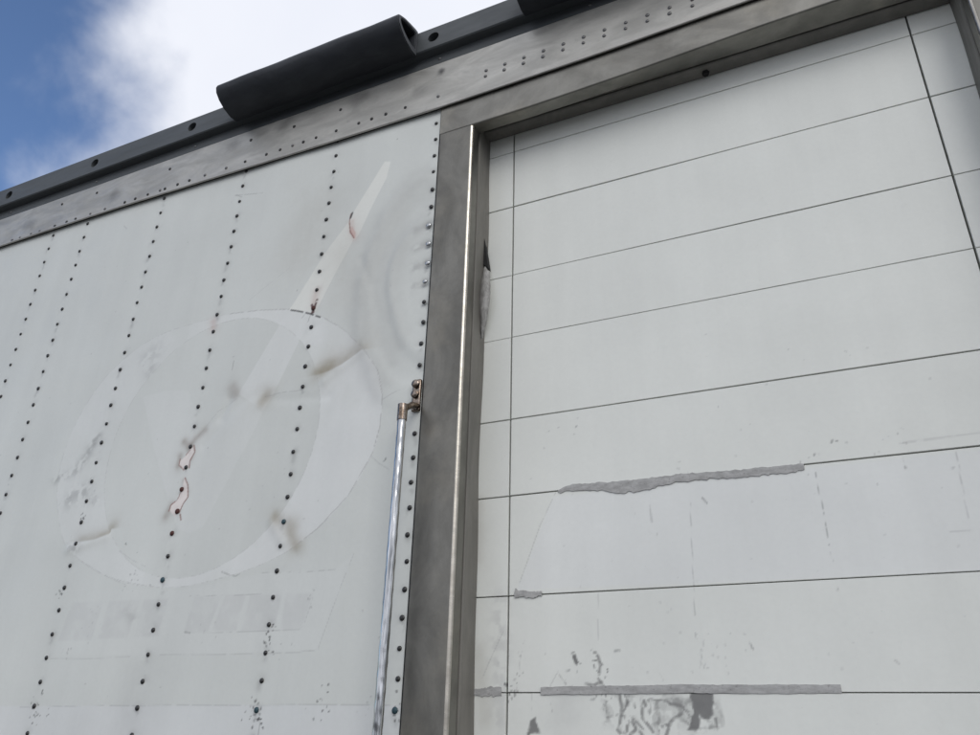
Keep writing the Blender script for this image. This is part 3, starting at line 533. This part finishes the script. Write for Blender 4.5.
# grey roof rail with round holes
ZR0, ZR1, ZR2 = 2.029, 2.072, 2.172
YA, YB = -.010, -.042
mb = MB()
hx = [-.997 + .534 * i for i in range(-9, 6)]
zc_ = 2.124; rh = .0205; nh = 24
mb.extrude([(.02, ZR0), (YA, ZR0), (YA, ZR1), (YB + .004, ZR1 + .001), (YB, ZR1 + .005)], XL, XR, 'x', closed=False, fn=lambda v: (v[0], v[1], v[2] + ZC))
mb.extrude([(YB, ZR2 - .004), (YB + .004, ZR2), (.06, ZR2 + .004), (.06, ZR0)], XL, XR, 'x', closed=False, fn=lambda v: (v[0], v[1], v[2] + ZC))
z0, z1 = ZR1 + .005, ZR2 - .004
edges = [XL] + [(a + b_) / 2 for a, b_ in zip(hx[:-1], hx[1:])] + [XR]
for i, x in enumerate(hx):
    x0, x1 = max(edges[i], x - .26), min(edges[i + 1], x + .26)
    b_ = len(mb.v)
    for layer in range(4):
        for j in range(nh):
            t_ = 2 * math.pi * (j + .5) / nh; cx_, sz_ = math.cos(t_), math.sin(t_)
            if layer == 0:
                kx = ((x1 - x) if cx_ > 0 else (x - x0)) / max(abs(cx_), 1e-6); kz = ((z1 - zc_) if sz_ > 0 else (zc_ - z0)) / max(abs(sz_), 1e-6)
                q = min(kx, kz); mb.v.append((x + cx_ * q, YB, ZC + zc_ + sz_ * q))
            else:
                yy = (YB, YB + .004, YB + .05)[layer - 1]; mb.v.append((x + cx_ * rh, yy, ZC + zc_ + sz_ * rh))
    for layer in range(3):
        for j in range(nh):
            a, c_ = b_ + layer * nh + j, b_ + layer * nh + (j + 1) % nh
            mb.f.append((a, c_, c_ + nh, a + nh))
    mb.f.append(tuple(b_ + 3 * nh + j for j in range(nh)))
    # corners of the cell that the ring of radial quads leaves open
    for sx, sz in ((x1, z1), (x0, z1), (x0, z0), (x1, z0)):
        zz_ = [(abs(v[0] - sx) + abs(v[2] - ZC - sz), q) for q, v in enumerate(mb.v[b_:b_ + nh])]
        onz = [(d, q) for d, q in zz_ if abs(mb.v[b_ + q][2] - ZC - sz) < 1e-5]; onx = [(d, q) for d, q in zz_ if abs(mb.v[b_ + q][0] - sx) < 1e-5 and abs(mb.v[b_ + q][2] - ZC - sz) > 1e-5]
        if onz and onx:
            mb.v.append((sx, YB, ZC + sz)); mb.f.append((b_ + min(onz)[1], b_ + min(onx)[1], len(mb.v) - 1))
    lo = edges[i] if i else XL; hi = edges[i + 1]
    for (u0, u1) in ((lo, x0), (x1, hi)):
        if u1 - u0 > 1e-4:
            q = len(mb.v); mb.v += [(u0, YB, ZC + z0), (u1, YB, ZC + z0), (u1, YB, ZC + z1), (u0, YB, ZC + z1)]; mb.f.append((q, q + 1, q + 2, q + 3))
rme = mb.mesh('roof_rail', M_ROOF, fixn=False)
roof_rail = obj('roof_rail', rme, trailer)
tag(roof_rail, 'dark grey stepped rail with round holes along the top edge')
for x in hx:
    o = obj('hole_shade_disc', MB().tube([(x, YB + .045, ZC + zc_), (x, YB + .049, ZC + zc_)], rh, 16).mesh('hole_shade_disc', M_GAP), roof_rail)  # black disc at the back of the hole, standing in for the shade inside
for x in (-3.13, -2.60, -2.06, -.985, -.46):
    rivet('rail', x, YA, 2.050 + (.0), roof_rail)
mb = MB().box(XL, XR, .0605, 2.45, ZC + 2.001, ZC + 2.12)
obj('roof_sheet', mb.mesh('roof_sheet', M_SHELL), trailer)

# rubber bumpers: hollow D section
def bumper(x0, x1, label):
    pr = [(YB - .0005, 2.058), (-.075, 2.052), (-.112, 2.060), (-.142, 2.076), (-.162, 2.096), (-.168, 2.114), (-.164, 2.128), (-.154, 2.136), (-.130, 2.149), (-.095, 2.161), (-.06, 2.171), (YB - .0005, 2.172)]
    cy, cz = -.092, 2.112
    inn = [(cy + (y - cy) * (.70 if y > -.05 else .76), cz + .004 + (z - cz) * .60) for y, z in pr]
    mb = MB(); n = len(pr); seg = 14
    for q in (pr, inn):
        for i in range(seg + 1):
            x = x0 + (x1 - x0) * i / seg
            for (y, z) in q:
                kz = 1 + .010 * math.sin(i * 1.7 + z * 40)
                mb.v.append((x, cy + (y - cy) * (kz if y < -.05 else 1), ZC + z + .0012 * math.sin(i * .9)))
    L = (seg + 1) * n
    for i in range(seg):
        for j in range(n):
            a, b_ = i * n + j, i * n + (j + 1) % n
            mb.f.append((a, b_, b_ + n, a + n)); mb.f.append((L + a, L + a + n, L + b_ + n, L + b_))
    for i in (0, seg):
        for j in range(n):
            a, b_ = i * n + j, i * n + (j + 1) % n
            mb.f.append((a, b_, L + b_, L + a) if i else (a, L + a, L + b_, b_))
    me = mb.mesh('rubber_bumper', M_RUBBER)
    bm = bmesh.new(); bm.from_mesh(me)
    es = [e for e in bm.edges if len(e.link_faces) == 2 and e.calc_face_angle(0) > R_(50)]
    bmesh.ops.bevel(bm, geom=es, offset=.003, segments=2, affect='EDGES', clamp_overlap=True); bm.to_mesh(me); bm.free()
    me.materials.append(M_CUT)
    for p_ in me.polygons:
        p_.use_smooth = True
        if abs(p_.normal.x) > .9: p_.material_index = 1
    me.set_sharp_from_angle(angle=R_(40))
    o = obj('rubber_bumper', me, trailer); return tag(o, label)
bumper(-1.829, -1.057, 'black hollow rubber bumper with open end, above the riveted sheet')
bumper(-.664, .11, 'black rubber bumper cut off by the top of the picture, above the door')

# steel door frame
def zsag(x): return float(np.interp(x, [-.85, -.66, -.48, -.3, 0, .2, .46], [1.7165, 1.7165, 1.7215, 1.728, 1.744, 1.749, 1.7515]))
def stile(x_out, x_in, sgn, top):
    r = .0105; fy = -.006
    pr = [(x_out, .030), (x_out, fy + .003), (x_out + sgn * .003, fy)]
    for k in range(9):
        a = math.pi / 2 * k / 8
        pr.append((x_in - sgn * r + sgn * r * math.sin(a), fy + r - r * math.cos(a)))
    pr += [(x_in, .036), (x_in - sgn * .03, .036)]
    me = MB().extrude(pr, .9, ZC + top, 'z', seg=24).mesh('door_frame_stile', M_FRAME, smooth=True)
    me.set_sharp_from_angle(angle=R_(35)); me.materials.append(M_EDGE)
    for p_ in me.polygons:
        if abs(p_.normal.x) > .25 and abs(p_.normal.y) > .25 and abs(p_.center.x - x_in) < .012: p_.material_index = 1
    return me
pr = [(.030, 1.868), (-.006, 1.868), (-.006, .006)]
for k in range(6):
    a = math.pi / 2 * k / 5; pr.append((-.006 + .006 - .006 * math.cos(a), .006 - .006 * math.sin(a)))
pr += [(.037, 0.0), (.060, OZ), (.060, OZ + .05)]
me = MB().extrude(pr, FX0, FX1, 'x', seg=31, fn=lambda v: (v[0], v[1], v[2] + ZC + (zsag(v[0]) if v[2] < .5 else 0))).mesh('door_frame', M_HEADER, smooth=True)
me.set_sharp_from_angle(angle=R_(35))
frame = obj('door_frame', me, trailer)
tag(frame, 'dull bare steel surround of the door opening')
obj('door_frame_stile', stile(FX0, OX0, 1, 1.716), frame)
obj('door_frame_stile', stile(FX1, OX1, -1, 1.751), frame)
# jamb linings behind the stiles, and the lining behind the header
def lining(x, sgn, name='jamb_lining'):
    mb = MB(); seg = 70
    for i in range(seg + 1):
        z = .9 + (ZC + OZ + .01 - .9) * i / seg
        wv = sgn * (.0022 * math.sin(z * 5.1) + .0015 * math.sin(z * 13.3 + 1) + .002 * math.sin(z * 2.2))
        for q in ((x - sgn * .02, .0405), (x + sgn * .001, .0405), (x + sgn * .0025, .044), (x + sgn * .0035 + wv * .5, .09), (x + sgn * .006 + wv, .1085), (x - sgn * .02, .1085)):
            mb.v.append((q[0], q[1], z))
    for i in range(seg):
        for j in range(6):
            a, b_ = i * 6 + j, i * 6 + (j + 1) % 6; mb.f.append((a, b_, b_ + 6, a + 6))
    mb.f += [tuple(range(6)), tuple(seg * 6 + j for j in range(6))]
    return obj(name, mb.mesh(name, M_JAMB), frame)
lining(OX0, 1); lining(OX1, -1)
mb = MB().box(FX0 + .03, FX1 - .03, .0365, .0404, .9, ZC + OZ - .02)
me = MB().extrude([(.0665, OZ + .06), (.0665, OZ + .001), (.070, OZ - .002), (.1065, OZ - .006), (.1085, OZ + .06)], OX0 - .02, OX1 + .02, 'x', fn=lambda v: (v[0], v[1], v[2] + ZC)).mesh('header_lining', M_JAMB)
hl = obj('header_lining', me, frame)
x_ = -.151 * 1.05
me = MB().tube([(x_, .092, ZC + OZ - .004), (x_, .092, ZC + OZ - .013)], [.011, .009], 6).mesh('bolt', M_GAP)
obj('bolt', me, frame)
# black strip standing in for the gap and edge shadow between sheet and frame
obj('edge_shadow_line', MB().box(FX0 - .0034, FX0 - .0004, -.002, .02, .9, ZC + 1.83).mesh('edge_shadow_line', M_GAP), frame)
# torn seal bulging out of the left jamb over the door
mb = MB(); n = 22
for i in range(n + 1):
    t_ = i / n; z = ZC + 1.262 - .25 * t_
    wd = .031 * math.sin(math.pi * min(1, t_ * 1.02) ** .85) ** .8 + .001 + random.gauss(0, .0012)
    yy = .098 - .022 * math.sin(math.pi * t_)
    mb.v += [(OX0 - .004, .106, z), (OX0 + .003, yy, z), (OX0 + .003 + wd * .6, yy - .006 + random.gauss(0, .0016), z), (OX0 + .003 + wd, yy + .002, z), (OX0 + .003 + wd * .9, yy + .006, z), (OX0, .108, z)]
for i in range(n):
    for j in range(6):
        a, b_ = i * 6 + j, i * 6 + (j + 1) % 6; mb.f.append((a, b_, b_ + 6, a + 6))
mb.f += [tuple(range(6)), tuple(n * 6 + j for j in range(6))]
o = obj('torn_seal', mb.mesh('torn_seal', M_JAMB2, smooth=True), frame)
mb = MB(); zt = ZC + 1.365
mb.v = [(OX0 + .001, .104, zt), (OX0 + .003, .088, zt), (OX0 + .022, .086, zt - .125), (OX0 + .024, .100, zt - .13), (OX0 + .002, .088, zt - .105), (OX0 + .002, .104, zt - .11)]
mb.f = [(0, 1, 2, 3), (1, 4, 2), (0, 3, 5), (4, 5, 3, 2), (0, 5, 4, 1)]
o = obj('torn_seal', mb.mesh('torn_seal', M_GAP), frame)

# roll-up door
JZ = [-.6, -.355, -.147, .098, .311, .556, .764, 1.009, 1.213, 1.457, 1.670, 1.80]
SX = [OX0 - .012, -.7625, .3555, OX1 + .012]
me = MB().box(OX0 - .03, OX1 + .03, YD + .03, YD + .036, .9, ZC + 1.80).mesh('roll_up_door', M_GAP)
door = obj('roll_up_door', me, trailer)
tag(door, 'white roll-up door of wide horizontal panels with grey scraped film on the lower joints')
JG = {1.670: .0008, 1.457: .0016, 1.213: .0011, 1.009: .0009, .764: .0015, .556: .0014, .311: .0013, .098: .0011}
for i in range(len(JZ) - 1):
    for j in range(3):
        x0, x1 = SX[j] + .0024, SX[j + 1] - .0024
        za, zb = JZ[i] + JG.get(JZ[i], .0012), JZ[i + 1] - JG.get(JZ[i + 1], .0012)
        e_ = .0008
        if JZ[i] < .8 and JZ[i + 1] > 0:
            fx = .003 if j < 2 else .006
            xs = np.linspace(x0 + e_, x1 - e_, max(3, int((x1 - x0) / fx))); zs = np.linspace(za + e_, zb - e_, max(3, int((zb - za) / .003)))
        else:
            xs = np.linspace(x0 + e_, x1 - e_, 40 if j == 1 else 4); zs = np.linspace(za + e_, zb - e_, 12)
        tone = random.uniform(.985, 1.012)
        S = Sheet(xs, zs, (.735 * tone, .752 * tone, .715 * tone))
        S.h = (fbm(S.X * .5, S.Z, .3, 60 + i * 3 + j, 3) - .5) * .003 + random.uniform(-.0004, .0004)
        S.poly(M['d_decal'], (.725, .742, .74), .55, soft=.003)
        for q, wd, k in M['d_smudge']: S.smear(q, wd, KC[k], KA[k], seed=i)
        for n_, (q, wd, k) in enumerate(M['d_lines']): S.line(q, wd, KC[k], KA[k] * 1.2, broken=.44, seed=n_ + 5)
        for n_, (c_, r_, m_, k) in enumerate(M['d_specks']): S.specks(c_, r_, m_, KC[k], KA[k] * 1.2, 500 + n_)
        w_ = S.win(M['d_torn'], .01)
        if w_ is not None:
            xx, zz = S.X[w_], S.Z[w_]; sd_ = poly_sd(xx, zz, M['d_torn']) + (fbm(xx, zz, .05, 9) - .5) * .05
            f_ = fbm(xx * 1.0 + .35 * zz, zz, .055, 77, 5); veins = 1 - sst(np.abs(f_ - .5), .03, .065)
            f2 = fbm(xx, zz, .028, 99, 4); lac = sst(f2, .43, .49)
            reg = 1 - sst(sd_, -.010, .006)
            dens = 1 - sst(xx, -.45, -.38) * .0
            S.blend(w_, np.clip((veins * .8 + lac * .75 * sst(fbm(xx, zz, .10, 44), .30, .46)) * reg * .45, 0, .9) * (.6 + .4 * sst(fbm(xx, zz, .012, 3), .4, .6)), (.20, .20, .195))
        for n_, q in enumerate(M['d_veins']): S.line(q, .0046 if n_ % 3 else .0030, (.20, .20, .195), .8, broken=.47, seed=700 + n_)
        S.poly(M['d_torn_solid'], (.175, .175, .172), .95, wob=.016)
        for q in M['d_spots']: S.poly(q, (.16, .16, .155), .9, wob=.016)
        sheet_object('door_panel', S, M_DOOR, YD, door, skirt=.024, edge=e_)
# ragged strips of old film across the joints
for top, bot in M['tape']:
    n = 90; P = []; rg = random.Random(len(top) * 7 + 1)
    tx = [p_[0] for p_ in top]; bx = [p_[0] for p_ in bot]
    x0, x1 = max(tx[0], bx[0]), min(tx[-1], bx[-1])
    big = (x1 - x0) > .3
    if not big: n = 24
    jt = jb = 0; flat = len(top) in (5,) and big
    mb = MB()
    for i in range(n + 1):
        x = x0 + (x1 - x0) * i / n
        zt = float(np.interp(x, tx, [p_[1] for p_ in top])); zb = float(np.interp(x, bx, [p_[1] for p_ in bot]))
        jt = jt * .4 + rg.gauss(0, .0004 if flat else .0009); jb = jb * .4 + rg.gauss(0, .0004 if flat else .0014)
        zt += jt; zb += jb
        if zb > zt - .001: zb = zt - .001
        zm = (zt + zb) / 2 + rg.gauss(0, .001)
        for y, z in ((.0002, zt), (-.0012, zt - .0004), (-.0013 + rg.gauss(0, .00012), zm), (-.0012, zb + .0004), (.0002, zb)):
            mb.v.append((x, YD + y - .001, ZC + z))
    for i in range(n):
        for j in range(4):
            a = i * 5 + j; mb.f.append((a, a + 1, a + 6, a + 5))
    mb.f += [tuple(range(5)), tuple(n * 5 + j for j in reversed(range(5)))]
    obj('film_strip', mb.mesh('film_strip', M_FILM), door)

# chrome grab handle on a tarnished bracket
hx_, hy_ = -.985, -.070
HT = .772
pts = [(hx_, hy_, .95)] + [(hx_, hy_, .95 + (ZC + HT - .97) * k / 240) for k in range(1, 241)] + [(hx_, hy_, ZC + HT - .006), (hx_, hy_ + .001, ZC + HT)]
rr_ = [.0112] * (len(pts) - 2) + [.0112, .0085]
me = MB().tube(pts, rr_, 24).mesh('grab_handle', M_CHROME, smooth=True)
me.set_sharp_from_angle(angle=R_(50))
_co = np.empty(len(me.vertices) * 3); me.vertices.foreach_get('co', _co); _co = _co.reshape(-1, 3)
_dx, _dy = _co[:, 0] - hx_, _co[:, 1] - hy_
_k = 1 + .022 * np.sin(3 * np.arctan2(_dy, _dx) + _co[:, 2] * 2 * math.pi / .055) + .012 * np.sin(_co[:, 2] * 2 * math.pi / .031)
_co[:, 0] = hx_ + _dx * _k; _co[:, 1] = hy_ + _dy * _k
me.vertices.foreach_set('co', _co.ravel()); me.update()
handle = obj('grab_handle', me, trailer)
tag(handle, 'long vertical chrome grab bar beside the left door frame')
mb = MB().box(-.9975, -.9715, -.012, -.0006, ZC + .775, ZC + .868)
me = bevel(mb.mesh('handle_bracket', M_BRACKET), .005, 3)
me.polygons.foreach_set('use_smooth', [True] * len(me.polygons)); me.set_sharp_from_angle(angle=R_(40))
br = obj('handle_bracket', me, handle)
mb = MB().tube([(-.981, -.010, ZC + .788), (-.981, -.035, ZC + .782), (-.984, -.058, ZC + .766), (hx_, hy_ + .004, ZC + HT - .022)], [.010, .009, .009, .009], 12)
mb.tube([(hx_, hy_, ZC + HT - .045), (hx_, hy_, ZC + HT - .002)], .0132, 18)
me = mb.mesh('handle_arm', M_BRACKET, smooth=True); me.set_sharp_from_angle(angle=R_(50)); obj('handle_arm', me, handle)
for z in (.852, .822):
    me = MB().tube([(-.985, -.0115, ZC + z), (-.985, -.019, ZC + z), (-.985, -.022, ZC + z)], [.0112, .0112, .007], 12).mesh('bolt', M_BRACKET, smooth=True)
    me.set_sharp_from_angle(angle=R_(40)); obj('bolt', me, handle)
